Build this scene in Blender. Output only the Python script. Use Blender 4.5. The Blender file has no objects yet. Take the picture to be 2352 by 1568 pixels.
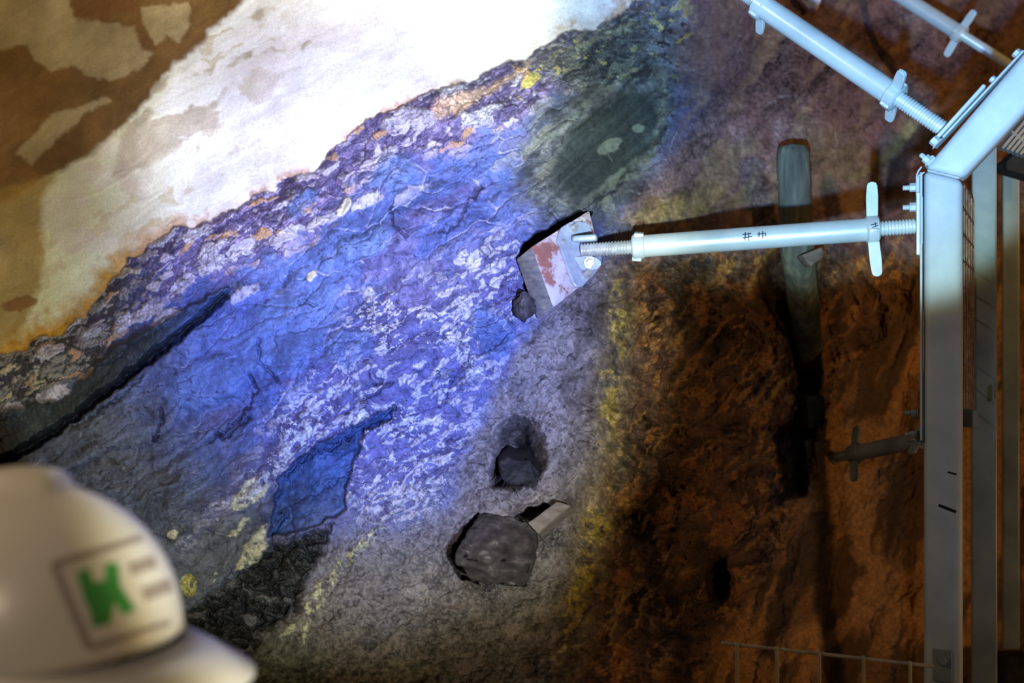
import bpy, bmesh, math, random
import numpy as np
from mathutils import Vector, Matrix

random.seed(7)
S = bpy.context.scene
C = S.collection
F = 2287.0                      # focal length of the 35 mm lens in pixels of the 2352 wide frame
CZ = 1.6                        # eye height

def P(u, v, d):
    """world point that lies d metres in front of the camera (along +Y) in the direction of pixel u, v"""
    return Vector(((u - 1176.0) / F * d, d, CZ - (v - 784.0) / F * d))

# ------------------------------------------------------------------ camera
cd = bpy.data.cameras.new('camera'); cam = bpy.data.objects.new('camera', cd); C.objects.link(cam)
cam.location = (0, 0, CZ); cam.rotation_euler = (math.pi / 2, 0, 0)
cd.sensor_width = 36.0; cd.lens = 35.0; cd.clip_start = 0.02; cd.clip_end = 50
cd.dof.use_dof = True; cd.dof.focus_distance = 2.03; cd.dof.aperture_fstop = 1.9
S.camera = cam

# ------------------------------------------------------------------ world and lights
W = bpy.data.worlds.new('world'); S.world = W; W.use_nodes = True
bg = W.node_tree.nodes['Background']; bg.inputs[0].default_value = (0.55, 0.36, 0.2, 1); bg.inputs[1].default_value = 0.055

def spot(name, loc, tgt, col, power, ang, blend, size=0.02):
    l = bpy.data.lights.new(name, 'SPOT'); l.color = col; l.energy = power
    l.spot_size = math.radians(ang); l.spot_blend = blend; l.shadow_soft_size = size
    o = bpy.data.objects.new(name, l); C.objects.link(o); o.location = loc
    o.rotation_euler = (Vector(tgt) - Vector(loc)).to_track_quat('-Z', 'Y').to_euler()
    return o
def point(name, loc, col, power, size=0.05):
    l = bpy.data.lights.new(name, 'POINT'); l.color = col; l.energy = power; l.shadow_soft_size = size
    o = bpy.data.objects.new(name, l); C.objects.link(o); o.location = loc
    return o

LP = Vector((0.31, -0.05, 1.38))          # two heads of a work lamp just below the camera
LU = Vector((-0.04, -0.05, 1.36))
spot('work_lamp_main', LP, P(780, 680, 2.1), (0.88, 0.95, 1.0), 135, 40, 0.42)
spot('work_lamp_rim', LP, P(780, 690, 2.1), (1.0, 0.8, 0.18), 30, 41, 0.22)
spot('white_layer_fill', LP + Vector((-.02, 0, .03)), P(740, 150, 2.4), (0.97, 0.98, 0.92), 230, 27, 0.5)  # extra spot added to brighten the upper-left white layer
spot('white_layer_fill_rim', LP + Vector((-.02, 0, .03)), P(700, 150, 2.4), (1.0, 0.78, 0.1), 60, 34, 0.5)  # added yellow spot that tints the edge of that pool of light
spot('work_lamp_blue', LP + Vector((-.03, 0, .02)), P(850, 640, 2.1), (0.08, 0.2, 1.0), 430, 32, 0.9)
spot('work_lamp_upper', LU, P(1900, -405, 2.2), (0.46, 0.74, 0.86), 240, 45.6, 0.14)
spot('top_jack_blue_fill', LU + Vector((0, 0, .02)), P(1900, -150, 2.2), (0.08, 0.34, 1.0), 330, 36, 0.9)  # extra blue spot added to tint the upper jacks
spot('post_fill_cool', (0.9, -0.6, 2.1), P(2190, 1100, 2.0), (0.66, 0.78, 1.0), 20, 20, 0.9, 0.1)  # added fill that brightens the lower part of the front post
spot('amber_lamp_high', (2.2, 0.9, 2.5), P(2150, 60, 2.8), (1.0, 0.5, 0.12), 50, 60, 0.9, 0.06)
spot('work_lamp_upper_rim', LU, P(1900, -405, 2.2), (1.0, 0.85, 0.25), 30, 47, 0.14)
point('amber_lamp_right', (2.3, 1.35, 1.0), (1.0, 0.52, 0.18), 16, 0.08)
point('warm_lamp_left', (-1.7, 0.7, 2.9), (1.0, 0.72, 0.42), 36, 0.15)
spot('warm_lamp_behind', (-0.75, -1.3, 2.3), P(150, 1330, 0.8), (1.0, 0.80, 0.58), 42, 17, 0.5, 0.12)

vs = S.view_settings
vs.view_transform = 'Standard'; vs.look = 'None'; vs.exposure = 0.0; vs.gamma = 1.0; vs.use_curve_mapping = False

# ------------------------------------------------------------------ materials
def nt(name):
    m = bpy.data.materials.new(name); m.use_nodes = True
    n = m.node_tree.nodes; return m, n, m.node_tree.links, n['Principled BSDF']
def metal_mat(name, c1, c2, rough=0.45, metallic=0.0, scale=30, bump=0.15, spec=0.5):
    m, n, l, b = nt(name)
    tc = n.new('ShaderNodeTexCoord'); nz = n.new('ShaderNodeTexNoise'); nz.inputs['Scale'].default_value = scale
    nz.inputs['Detail'].default_value = 6; nz.inputs['Roughness'].default_value = 0.65
    l.new(tc.outputs['Object'], nz.inputs['Vector'])
    r = n.new('ShaderNodeValToRGB'); r.color_ramp.elements[0].position = 0.35; r.color_ramp.elements[1].position = 0.68
    r.color_ramp.elements[0].color = (*c1, 1); r.color_ramp.elements[1].color = (*c2, 1)
    l.new(nz.outputs['Fac'], r.inputs['Fac']); l.new(r.outputs['Color'], b.inputs['Base Color'])
    b.inputs['Roughness'].default_value = rough; b.inputs['Metallic'].default_value = metallic
    b.inputs['Specular IOR Level'].default_value = spec
    if bump:
        n2 = n.new('ShaderNodeTexNoise'); n2.inputs['Scale'].default_value = scale * 9; n2.inputs['Detail'].default_value = 3
        l.new(tc.outputs['Object'], n2.inputs['Vector'])
        bp = n.new('ShaderNodeBump'); bp.inputs['Strength'].default_value = bump; bp.inputs['Distance'].default_value = 0.001
        l.new(n2.outputs['Fac'], bp.inputs['Height']); l.new(bp.outputs['Normal'], b.inputs['Normal'])
    return m
M = {}
M['paint'] = metal_mat('pale_galvanised_paint', (.40, .46, .48), (.50, .56, .58), .55, 0.05, 14, .12)
M['tube'] = metal_mat('galvanised_tube', (.50, .57, .56), (.66, .72, .70), .34, 0.25, 9, .12)
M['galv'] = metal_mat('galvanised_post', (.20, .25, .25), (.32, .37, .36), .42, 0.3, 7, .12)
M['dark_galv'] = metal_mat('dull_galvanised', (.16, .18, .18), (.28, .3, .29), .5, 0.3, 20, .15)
M['plate'] = metal_mat('pale_blue_plate', (.30, .38, .44), (.52, .60, .66), .4, 0.2, 35, .2)
M['bolt'] = metal_mat('zinc_bolt', (.42, .42, .38), (.62, .62, .58), .35, 0.5, 60, .1)
M['thread'] = metal_mat('worn_thread', (.36, .37, .34), (.62, .64, .62), .35, 0.4, 60, .1)
M['rust'] = metal_mat('rusty_mesh', (.16, .09, .05), (.34, .22, .14), .7, 0.2, 60, .2)
M['wire'] = metal_mat('dull_wire', (.42, .36, .27), (.55, .5, .4), .5, 0.2, 40, .1)
M['ink'] = metal_mat('blue_black_ink', (.02, .025, .06), (.03, .04, .09), .6, 0, 30, 0)
M['black'] = metal_mat('black_steel', (.012, .012, .012), (.03, .03, .03), .7, 0.0, 20, .1, .15)
M['helmet'] = metal_mat('cream_helmet_shell', (.70, .66, .60), (.74, .70, .64), .3, 0, 5, 0)
M['helmet_line'] = metal_mat('grey_brown_print', (.33, .27, .24), (.37, .31, .28), .5, 0, 20, 0)
M['green'] = metal_mat('green_print', (.05, .30, .07), (.07, .36, .09), .5, 0, 20, 0)

def wood_mat(name, cols, stretch, rough=.75):
    m, n, l, b = nt(name)
    tc = n.new('ShaderNodeTexCoord'); mp = n.new('ShaderNodeMapping'); mp.inputs['Scale'].default_value = stretch
    l.new(tc.outputs['Object'], mp.inputs['Vector'])
    nz = n.new('ShaderNodeTexNoise'); nz.inputs['Scale'].default_value = 1; nz.inputs['Detail'].default_value = 8; nz.inputs['Roughness'].default_value = .62
    l.new(mp.outputs['Vector'], nz.inputs['Vector'])
    r = n.new('ShaderNodeValToRGB'); el = r.color_ramp.elements
    while len(el) < len(cols): el.new(.5)
    for e, (p, c) in zip(el, cols): e.position = p; e.color = (*c, 1)
    l.new(nz.outputs['Fac'], r.inputs['Fac']); l.new(r.outputs['Color'], b.inputs['Base Color'])
    bp = n.new('ShaderNodeBump'); bp.inputs['Strength'].default_value = .5; bp.inputs['Distance'].default_value = .004
    l.new(nz.outputs['Fac'], bp.inputs['Height']); l.new(bp.outputs['Normal'], b.inputs['Normal'])
    b.inputs['Roughness'].default_value = rough
    return m
M['painted_wood'] = wood_mat('red_painted_wood_worn_white', [(0.30, (.22, .09, .06)), (.47, (.30, .13, .09)), (.53, (.52, .47, .45)), (.7, (.62, .6, .6))], (22, 22, 22))
M['wood_side'] = wood_mat('weathered_grey_wood', [(0.30, (.10, .10, .09)), (.5, (.22, .22, .20)), (.62, (.30, .27, .2)), (.75, (.45, .46, .46))], (30, 30, 110))
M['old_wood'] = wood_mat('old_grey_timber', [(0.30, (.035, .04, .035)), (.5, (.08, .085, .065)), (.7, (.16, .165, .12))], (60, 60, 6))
M['dark_wood'] = wood_mat('blackened_timber', [(0.32, (.015, .014, .014)), (.5, (.045, .04, .04)), (.60, (.08, .07, .07)), (.74, (.30, .28, .26))], (34, 34, 34), .95)
M['char_wood'] = wood_mat('charred_timber', [(0.3, (.004, .004, .004)), (.6, (.02, .02, .022)), (.8, (.07, .065, .06))], (40, 40, 120))
M['board'] = wood_mat('dusty_board', [(0.3, (.10, .085, .07)), (.6, (.20, .17, .15)), (.8, (.3, .26, .22))], (12, 90, 90))

# ------------------------------------------------------------------ object helpers
def link(name, me, mat, parent=None):
    if mat is not None: me.materials.append(mat)
    o = bpy.data.objects.new(name, me); C.objects.link(o)
    if parent is not None: o.parent = parent
    return o
def obj(name, bm, mat, parent=None, smooth=30):
    bmesh.ops.recalc_face_normals(bm, faces=bm.faces)
    me = bpy.data.meshes.new(name); bm.to_mesh(me); bm.free()
    if smooth:
        for p in me.polygons: p.use_smooth = True
        me.set_sharp_from_angle(angle=math.radians(smooth))
    return link(name, me, mat, parent)
def tag(o, label, cat=None, group=None, kind=None):
    o['label'] = label
    if cat: o['category'] = cat
    if group: o['group'] = group
    if kind: o['kind'] = kind
    return o
def thing(name, loc, label, cat, group=None, rot=None):
    o = bpy.data.objects.new(name, None); C.objects.link(o); o.location = loc; o.empty_display_size = .05
    if rot is not None:
        o.rotation_mode = 'QUATERNION'; o.rotation_quaternion = rot
    return tag(o, label, cat, group)
def frame(xa, za=None):
    """3x3 with X along xa and Z near za"""
    x = Vector(xa).normalized(); z = Vector(za if za is not None else (0, 0, 1))
    y = z.cross(x).normalized(); z = x.cross(y)
    m = Matrix((x, y, z)).transposed(); return m
def add_box(bm, size, mat=Matrix(), bevel=0.0, seg=2):
    t = bmesh.new(); bmesh.ops.create_cube(t, size=1); bmesh.ops.scale(t, vec=size, verts=t.verts)
    if bevel: bmesh.ops.bevel(t, geom=t.edges[:], offset=bevel, segments=seg, affect='EDGES', profile=.5)
    bmesh.ops.transform(t, matrix=mat, verts=t.verts); merge(bm, t)
def merge(bm, t):
    me = bpy.data.meshes.new('tmp'); t.to_mesh(me); t.free(); bm.from_mesh(me); bpy.data.meshes.remove(me)
def T(x, y, z): return Matrix.Translation((x, y, z))
def add_lathe(bm, prof, n=24, mat=Matrix()):
    """profile of (x, radius) turned round the X axis"""
    t = bmesh.new(); rings = []
    for x, r in prof:
        rings.append([t.verts.new((x, r * math.cos(2 * math.pi * k / n), r * math.sin(2 * math.pi * k / n))) for k in range(n)])
    for a, b in zip(rings, rings[1:]):
        for k in range(n): t.faces.new((a[k], a[(k + 1) % n], b[(k + 1) % n], b[k]))
    t.faces.new(rings[0]); t.faces.new(list(reversed(rings[-1])))
    bmesh.ops.transform(t, matrix=mat, verts=t.verts); merge(bm, t)
def add_hull(bm, pts, bevel=0):
    t = bmesh.new(); vs_ = [t.verts.new(p) for p in pts]
    bmesh.ops.convex_hull(t, input=vs_)
    bmesh.ops.dissolve_limit(t, angle_limit=math.radians(4), verts=t.verts[:], edges=t.edges[:])
    if bevel: bmesh.ops.bevel(t, geom=t.edges[:], offset=bevel, segments=2, affect='EDGES', profile=.5)
    merge(bm, t)
def add_poly(bm, pts2, th, mat=Matrix(), bevel=0):
    """flat outline in local YZ, thickness th along X"""
    t = bmesh.new(); f = t.faces.new([t.verts.new((0, y, z)) for y, z in pts2])
    r = bmesh.ops.extrude_face_region(t, geom=[f]); bmesh.ops.translate(t, vec=(th, 0, 0), verts=[g for g in r['geom'] if isinstance(g, bmesh.types.BMVert)])
    if bevel: bmesh.ops.bevel(t, geom=t.edges[:], offset=bevel, segments=1, affect='EDGES')
    bmesh.ops.transform(t, matrix=mat, verts=t.verts); merge(bm, t)
def hexprof(bm, x0, x1, r, mat=Matrix()): add_lathe(bm, [(x0, r * .9), (x0 + .001, r), (x1 - .001, r), (x1, r * .9)], 6, mat)
def rough_up(o, amt, scale, seed=0, subd=4):
    """give a mesh object the broken, worn surface of old timber or rock"""
    from mathutils import noise
    bm = bmesh.new(); bm.from_mesh(o.data)
    bmesh.ops.triangulate(bm, faces=bm.faces)
    bmesh.ops.subdivide_edges(bm, edges=bm.edges[:], cuts=subd, use_grid_fill=True)
    bm.normal_update()
    for v in bm.verts:
        p = v.co * scale + Vector((seed, seed, seed))
        v.co += v.normal * amt * (noise.fractal(p, 0.9, 2.1, 4) )
    bm.to_mesh(o.data); bm.free()
    for p in o.data.polygons: p.use_smooth = True

# ------------------------------------------------------------------ the rock face
def h2(ix, iy, s):
    n = (ix.astype(np.int64) * 374761393 + iy.astype(np.int64) * 668265263 + s * 1442695041) & 0xffffffff
    n = ((n ^ (n >> 13)) * 1274126177) & 0xffffffff
    n = ((n ^ (n >> 16)) * 2246822519) & 0xffffffff
    return ((n ^ (n >> 15)) & 0xffffff).astype(np.float32) / 16777216.0
def vn(x, y, s):
    ix = np.floor(x); iy = np.floor(y); fx = (x - ix).astype(np.float32); fy = (y - iy).astype(np.float32)
    fx = fx * fx * (3 - 2 * fx); fy = fy * fy * (3 - 2 * fy)
    a = h2(ix, iy, s); b = h2(ix + 1, iy, s); c = h2(ix, iy + 1, s); d = h2(ix + 1, iy + 1, s)
    return (a + (b - a) * fx) * (1 - fy) + (c + (d - c) * fx) * fy
def fbm(x, y, o, s, g=.55):
    r = 0; a = 1; t = 0
    for k in range(o):
        cx, cy = x * 2 ** k, y * 2 ** k
        if k % 2: cx, cy = cx * .8 - cy * .6, cx * .6 + cy * .8
        r = r + a * vn(cx + 17.3 * k, cy + 5.1 * k, s + k * 31); t += a; a *= g
    return r / t - .5          # about -0.35 .. 0.35
def worley(x, y, s, jit=.9):
    ix = np.floor(x); iy = np.floor(y)
    f1 = np.full(x.shape, 9., np.float32); f2 = f1.copy(); cid = np.zeros(x.shape, np.float32)
    for dx in (-1, 0, 1):
        for dy in (-1, 0, 1):
            cx, cy = ix + dx, iy + dy
            px = cx + .5 + jit * (h2(cx, cy, s) - .5); py = cy + .5 + jit * (h2(cx, cy, s + 7) - .5)
            d = np.sqrt((px - x) ** 2 + (py - y) ** 2).astype(np.float32)
            n = d < f1
            f2 = np.where(n, f1, np.minimum(f2, d)); cid = np.where(n, h2(cx, cy, s + 13), cid); f1 = np.where(n, d, f1)
    return f1, f2, cid
def ss(a, b, x):
    t = np.clip((x - a) / (b - a), 0, 1); return t * t * (3 - 2 * t)
def sdf(U, V, pts):
    d = np.full(U.shape, 1e9, np.float32); ins = np.zeros(U.shape, bool); n = len(pts)
    for i in range(n):
        ax, ay = pts[i]; bx, by = pts[(i + 1) % n]
        ex, ey = bx - ax, by - ay
        t = np.clip(((U - ax) * ex + (V - ay) * ey) / (ex * ex + ey * ey + 1e-9), 0, 1)
        d = np.minimum(d, (U - ax - t * ex) ** 2 + (V - ay - t * ey) ** 2)
        if ay != by:
            c = ((V >= ay) != (V >= by)) & (U < ex * (V - ay) / ey + ax); ins ^= c
    d = np.sqrt(d); return np.where(ins, -d, d)
def lined(U, V, pts):
    """distance to an open polyline"""
    d = np.full(U.shape, 1e9, np.float32)
    for (ax, ay), (bx, by) in zip(pts, pts[1:]):
        ex, ey = bx - ax, by - ay
        t = np.clip(((U - ax) * ex + (V - ay) * ey) / (ex * ex + ey * ey), 0, 1)
        d = np.minimum(d, (U - ax - t * ex) ** 2 + (V - ay - t * ey) ** 2)
    return np.sqrt(d)

EDGE = [(-900, 1230), (-300, 930), (0, 815), (130, 765), (200, 720), (250, 650), (300, 590), (400, 530), (480, 505), (560, 470), (640, 425), (720, 395), (760, 350), (820, 290), (880, 265), (960, 215), (1060, 190), (1140, 160), (1230, 110), (1330, 70), (1400, 40), (1490, 0), (1700, -120), (2400, -600)]

def rock_field(U, V):
    """depth and mineral colour of the rock face, both as functions of direction"""
    w1 = fbm(U / 60, V / 60, 4, 11) * 46; w2 = fbm(U / 60, V / 60, 4, 12) * 46
    Uw = U + w1; Vw = V + w2
    Us = U + fbm(U / 22, V / 22, 3, 13) * 16; Vs = V + fbm(U / 22, V / 22, 3, 14) * 16
    def al(ang, x=U, y=V):
        a = math.radians(ang); return x * math.cos(a) - y * math.sin(a), x * math.sin(a) + y * math.cos(a)
    a28, b28 = al(29, Uw, Vw); a40, b40 = al(40, Uw, Vw)
    def pm(pts, e=4, x=Us, y=Vs): return ss(e, -e, sdf(x, y, pts))
    def el(cx, cy, rx, ry, ang=0, x=Us, y=Vs, e=.12):
        a, b = al(ang, x - cx, y - cy); return ss(1 + e, 1 - e, np.sqrt((a / rx) ** 2 + (b / ry) ** 2))
    n_big = fbm(U / 240, V / 240, 4, 21); n_mid = fbm(U / 70, V / 70, 5, 22); n_fine = fbm(U / 14, V / 14, 3, 23)
    n_gr = fbm(U / 5.5, V / 5.5, 2, 24)
    st28 = fbm(a28 / 150, b28 / 14, 5, 25); st40 = fbm(a40 / 110, b40 / 13, 5, 26); _a, _b = al(42, U + w1 * .25, V + w2 * .25); stS = fbm(_a / 300, _b / 9, 4, 27)
    bu = np.interp(U, [p[0] for p in EDGE], [p[1] for p in EDGE])
    s = (bu - V) * .87 + fbm(U / 45, V / 45, 4, 31) * 42            # > 0: in the white layer
    white = ss(-2, 3, s)

    # ---------------- depth
    ku = [-900, 0, 400, 800, 1250, 1500, 1800, 2100, 2352, 3300]
    kv = [-900, 0, 300, 600, 900, 1200, 1568, 2500]
    K = np.array([
        [3.6, 3.0, 2.75, 2.6, 2.6, 2.7, 2.9, 3.2, 3.5, 4.6],
        [3.2, 2.75, 2.5, 2.35, 2.35, 2.45, 2.7, 3.1, 3.4, 4.4],
        [3.0, 2.6, 2.35, 2.2, 2.16, 2.3, 2.5, 2.85, 3.2, 4.2],
        [2.8, 2.35, 2.2, 2.1, 2.05, 2.25, 2.45, 2.7, 3.1, 4.1],
        [2.6, 2.2, 2.1, 2.03, 2.0, 2.2, 2.5, 2.7, 3.1, 4.1],
        [2.4, 2.1, 2.0, 1.95, 1.95, 2.15, 2.45, 2.7, 3.1, 4.1],
        [2.3, 2.0, 1.92, 1.88, 1.88, 2.05, 2.35, 2.7, 3.1, 4.1],
        [2.0, 1.8, 1.7, 1.7, 1.7, 1.85, 2.1, 2.5, 3.0, 4.0]])
    def kint(u, v):
        iu = np.clip(np.searchsorted(ku, u) - 1, 0, len(ku) - 2); iv = np.clip(np.searchsorted(kv, v) - 1, 0, len(kv) - 2)
        KU = np.array(ku, float); KV = np.array(kv, float)
        fu = np.clip((u - KU[iu]) / (KU[iu + 1] - KU[iu]), 0, 1); fv = np.clip((v - KV[iv]) / (KV[iv + 1] - KV[iv]), 0, 1)
        fu = fu * fu * (3 - 2 * fu); fv = fv * fv * (3 - 2 * fv)
        return (K[iv, iu] * (1 - fu) + K[iv, iu + 1] * fu) * (1 - fv) + (K[iv + 1, iu] * (1 - fu) + K[iv + 1, iu + 1] * fu) * fv
    D = kint(U, V).astype(np.float32)
    rel = n_big * .10 + n_mid * .035                               # relief, metres towards the camera
    below = 1 - white
    rightside = ss(1380, 1560, U + (V - 600) * -.05)
    # stepped plates along the bedding
    f1, f2, cid = worley(a28 / 150, b28 / 46, 41); plate = (cid - .5) * .014 + ss(0, .12, f2 - f1) * .003
    g1, g2, gid = worley(a28 / 58, b28 / 20, 42)
    k1, k2, kid = worley(Us / 15, Vs / 13, 43)
    m1, m2, mid = worley((al(32, Us, Vs)[0] + n_mid * 70) / 46, (al(32, Us, Vs)[1] + n_mid * 50) / 17, 44, 1.0)
    c1, c2, cid2 = worley((al(38, Us, Vs)[0] + n_mid * 40) / 15, (al(38, Us, Vs)[1]) / 8, 46, 1.0)
    f12 = ss(0, .16, f2 - f1)
    rel = rel + below * (plate * (1 - .5 * rightside) + st28 * .005 + n_fine * .0025 + n_gr * .0008)
    rel = rel - white * (n_mid * .028 + n_big * .05) + white * st28 * .003
    band = below * ss(-150, -90, s + fbm(U / 80, V / 80, 3, 51) * 110)      # conglomerate under the white layer
    band = band * ss(1650, 1450, U)
    rel = rel + band * (ss(.0, .3, m2 - m1) * ss(.5, .55, mid) * .008 + ss(0, .3, c2 - c1) * .003)
    rel = rel + ss(10, -40, s) * below * .02

    col = np.zeros(U.shape + (3,), np.float32)
    def put(c, m, var=None):
        c = np.array(c, np.float32)
        mm = np.clip(m, 0, 1)[..., None]; cc = c if var is None else c * (1 + var)[..., None]
        col[:] = col * (1 - mm) + cc * mm
    # ---------------- left and centre: bluish slate
    put((.075, .11, .31), np.ones_like(U), st28 * .8 + n_mid * .5)
    put((.13, .11, .25), ss(.0, .12, fbm(a28 / 170, b28 / 60, 5, 61)) * .6, st28 * .6)
    put((.11, .17, .42), ss(-.02, .12, fbm(U / 150 + 9, V / 110, 3, 62)) * .75)
    put((.035, .035, .06), ss(.14, .22, fbm(a28 / 40, b28 / 9, 4, 63)) * .6)
    # pale hairline edges of plates
    hair = ss(.05, .0, f2 - f1) * ss(.0, .12, fbm(U / 50, V / 50, 3, 64))
    put((.45, .45, .52), hair * .8)
    hair2 = ss(.035, .0, np.abs(fbm(a28 / 90, b28 / 35, 4, 65))) * ss(.02, .14, fbm(U / 90, V / 90, 3, 66))
    put((.33, .33, .42), hair2 * .3)
    # lower left: greyer slate
    ll = ss(250, -150, (U - 420) * .75 - (V - 960) * .6) * ss(760, 900, V + U * .25)
    put((.10, .115, .13), ll * .75, st28 * 1.6 + n_mid * .7)
    put((.05, .05, .05), ll * ss(.08, .2, fbm(a28 / 80, b28 / 20, 5, 67)) * .7)
    # white-flecked rock in the middle
    fl = pm([(430, 1240), (560, 1120), (680, 900), (760, 790), (810, 690), (960, 640), (1100, 560), (1200, 520), (1235, 700), (1190, 820), (1110, 930), (1060, 1080), (1010, 1200), (850, 1260), (800, 1150), (690, 1040)], 55, Uw, Vw)
    put((.13, .12, .25), fl * .7, n_fine * .8 + st28)
    q1, q2, qid = worley((al(34, Us, Vs)[0] + n_mid * 40) / 34, (al(34, Us, Vs)[1] + n_mid * 30) / 13, 71, 1.0)
    clus = fbm(U / 75, V / 60, 4, 74)
    chips = ss(.05, .12, q2 - q1 + n_gr * .12) * ss(.62, .64, qid + clus * 1.3) * fl
    chips2 = ss(.0, .025, fbm(a28 / 15, b28 / 7, 4, 72, .7) - .05 + clus * .25) * fl * ss(-.02, .12, fbm(U / 85, V / 60, 3, 73) + (V - 820) / 2600)
    put((.42, .42, .46), chips * .75, n_gr * 1.2 + (qid - .7) * 1.5)
    put((.60, .60, .62), chips2 * .85, n_gr * 1.2)
    rel = rel + np.maximum(chips, chips2) * .004
    put((.02, .02, .03), ss(.08, .0, g2 - g1) * fl * ss(.0, .1, n_mid) * .8)
    # conglomerate band
    leftd = ss(420, 240, U)
    put((.11, .09, .19), band * (1 - leftd)); put((.05, .05, .05), band * leftd)
    put((.20, .16, .29), band * ss(.45, .5, cid2) * ss(.04, .2, c2 - c1) * (1 - leftd), n_fine)
    put((.30, .28, .25), band * ss(.70, .72, cid2) * ss(.04, .2, c2 - c1) * leftd, n_fine)
    put((.40, .37, .45), band * ss(.82, .84, cid2) * ss(.04, .2, c2 - c1) * (1 - leftd), n_fine)
    put((.045, .035, .07), band * ss(.06, .16, fbm(a28 / 30, b28 / 12, 4, 47)) * .7)
    put((.24, .19, .33), band * ss(.55, .6, mid) * ss(.04, .2, m2 - m1) * (1 - leftd) * .8, n_fine * 1.5)
    put((.48, .44, .52), band * ss(.70, .74, mid) * ss(.04, .2, m2 - m1) * (1 - leftd))
    put((.22, .21, .19), band * ss(.5, .55, mid) * ss(.04, .2, m2 - m1) * leftd)
    put((.40, .36, .24), band * ss(.80, .83, mid) * ss(.04, .2, m2 - m1) * leftd)
    put((.40, .24, .14), band * ss(.90, .93, mid) * ss(.04, .2, m2 - m1))
    p1, p2, pid = worley(al(30, Us, Vs)[0] / 95, al(30, Us, Vs)[1] / 38, 81)
    big = below * ss(-230, -160, s) * ss(1350, 1200, U) * ss(.72, .75, pid) * ss(.48, .38, p1 + n_fine * .5)
    put((.46, .44, .50), big * .85, n_fine); rel = rel + big * .008
    # dark slate band with a crack beneath it, lower left
    db = pm([(-500, 1330), (-500, 1100), (0, 945), (150, 915), (265, 790), (400, 720), (520, 662), (528, 682), (400, 778), (270, 880), (130, 985), (0, 1060)], 8)
    put((.035, .045, .05), db, st28 * 1.5)
    put((.05, .09, .22), db * ss(330, 470, U), st28)
    rel = rel + db * .03
    ck = lined(Us, Vs, [(-400, 1290), (0, 1062), (130, 985), (270, 880), (400, 778), (515, 680)])
    rel = rel - ss(16, 0, ck) * .07; put((.008, .008, .012), ss(7, 2, ck))
    for pts in ([(160, 985), (260, 925), (330, 870)], [(595, 780), (590, 830), (625, 855), (640, 872)], [(690, 700), (700, 690), (722, 705)],
                [(480, 1010), (540, 975), (590, 900), (575, 860)], [(655, 1095), (700, 1045), (780, 990), (905, 935)], [(690, 1060), (800, 1005), (900, 945)],
                [(860, 880), (905, 885), (880, 893), (820, 920)], [(500, 990), (515, 1010), (570, 960)], [(370, 940), (372, 975), (350, 1010)],
                [(900, 470), (905, 520), (930, 540)], [(660, 1175), (640, 1210), (620, 1250)], [(1010, 540), (1060, 500), (1100, 430)]):
        lc = lined(Us + n_fine * 14, Vs + n_fine * 14, pts); rel = rel - ss(7, 0, lc) * .012; put((.02, .02, .035), ss(3.5, .8, lc + np.maximum(n_mid, 0) * 12 - .6) * .8)
    # smooth plates
    for (cx, cy, rx, ry, an) in ((470, 880, 95, 62, 18), (660, 760, 130, 75, 35), (900, 400, 55, 36, 20), (835, 560, 70, 34, 28), (1130, 760, 48, 62, 40), (700, 460, 40, 24, 50), (800, 800, 60, 40, 20)):
        m = el(cx, cy, rx, ry, an, Uw, Vw, .25)
        put((.12, .19, .40), m * .75, st28 * .6); rel = rel + m * .012
    nav = pm([(640, 1095), (700, 1042), (830, 965), (905, 935), (900, 962), (840, 990), (805, 1080), (790, 1170), (720, 1212), (618, 1232)], 5)
    put((.035, .075, .20), nav, st28 * 1.4 + n_fine); rel = rel - nav * .025
    cr = el(1130, 770, 30, 42, 40); put((.07, .11, .25), cr * .8)
    # pale chips and creamy flecks standing alone
    for (cx, cy, rx, ry, an) in ((790, 472, 26, 13, 55), (716, 632, 17, 9, 50), (722, 580, 0.1, 0.1, 0), (815, 470, .1, .1, 0), (395, 1225, 16, 10, 30), (1240, 760, .1, .1, 0)):
        if rx > 1: m = el(cx, cy, rx, ry, an); put((.62, .60, .46), m); rel = rel + m * .012
    # ---------------- grey gritty rock, lower centre
    gy = pm([(1255, 700), (1420, 560), (1480, 900), (1420, 1200), (1330, 1700), (1300, 2600), (300, 2600), (480, 1620), (640, 1420), (740, 1250), (880, 1230), (1030, 1180), (1060, 1060), (1110, 940), (1190, 820)], 30, Uw, Vw)
    fib = fbm(al(52, Uw, Vw)[0] / 60, al(52, Uw, Vw)[1] / 16, 5, 90, .62)
    put((.20, .18, .18), gy, n_mid * .8 + fib * 1.4 + n_fine * .5 + n_gr * .5)
    put((.14, .12, .10), gy * ss(1200, 1450, V + n_mid * 300) * .8, fib * 1.2 + n_fine * .8 + n_gr * .9)
    put((.34, .31, .28), gy * ss(.03, .2, fbm(U / 110, V / 90, 5, 91)) * .5, fib)
    put((.025, .025, .025), gy * ss(.17, .25, fbm(a40 / 16, b40 / 7, 4, 92)) * .7)
    rel = rel + gy * (n_fine * .008 + n_gr * .003)
    put((.20, .21, .30), ss(120, -60, sdf(Uw, Vw, [(750, 1230), (1040, 1130), (1090, 1250), (900, 1400), (700, 1330)])) * .5, n_gr)
    # greenish bottom
    gn = el(620, 1560, 120, 130, 0, Uw, Vw, .4); put((.10, .115, .085), gn * .8, n_fine * 2)
    put((.11, .12, .13), pm([(400, 1300), (520, 1170), (610, 1150), (560, 1280), (470, 1400), (330, 1500)], 25) * .7, st40 * 2)
    # black broken rock beside the helmet
    bk = pm([(300, 1800), (420, 1420), (520, 1335), (620, 1262), (760, 1205), (745, 1270), (700, 1325), (690, 1400), (600, 1460), (540, 1560), (500, 1800)], 12)
    h1_, h2_, hid = worley((Us + n_mid * 60) / 40, (Vs + n_fine * 26) / 26, 95)
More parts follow.
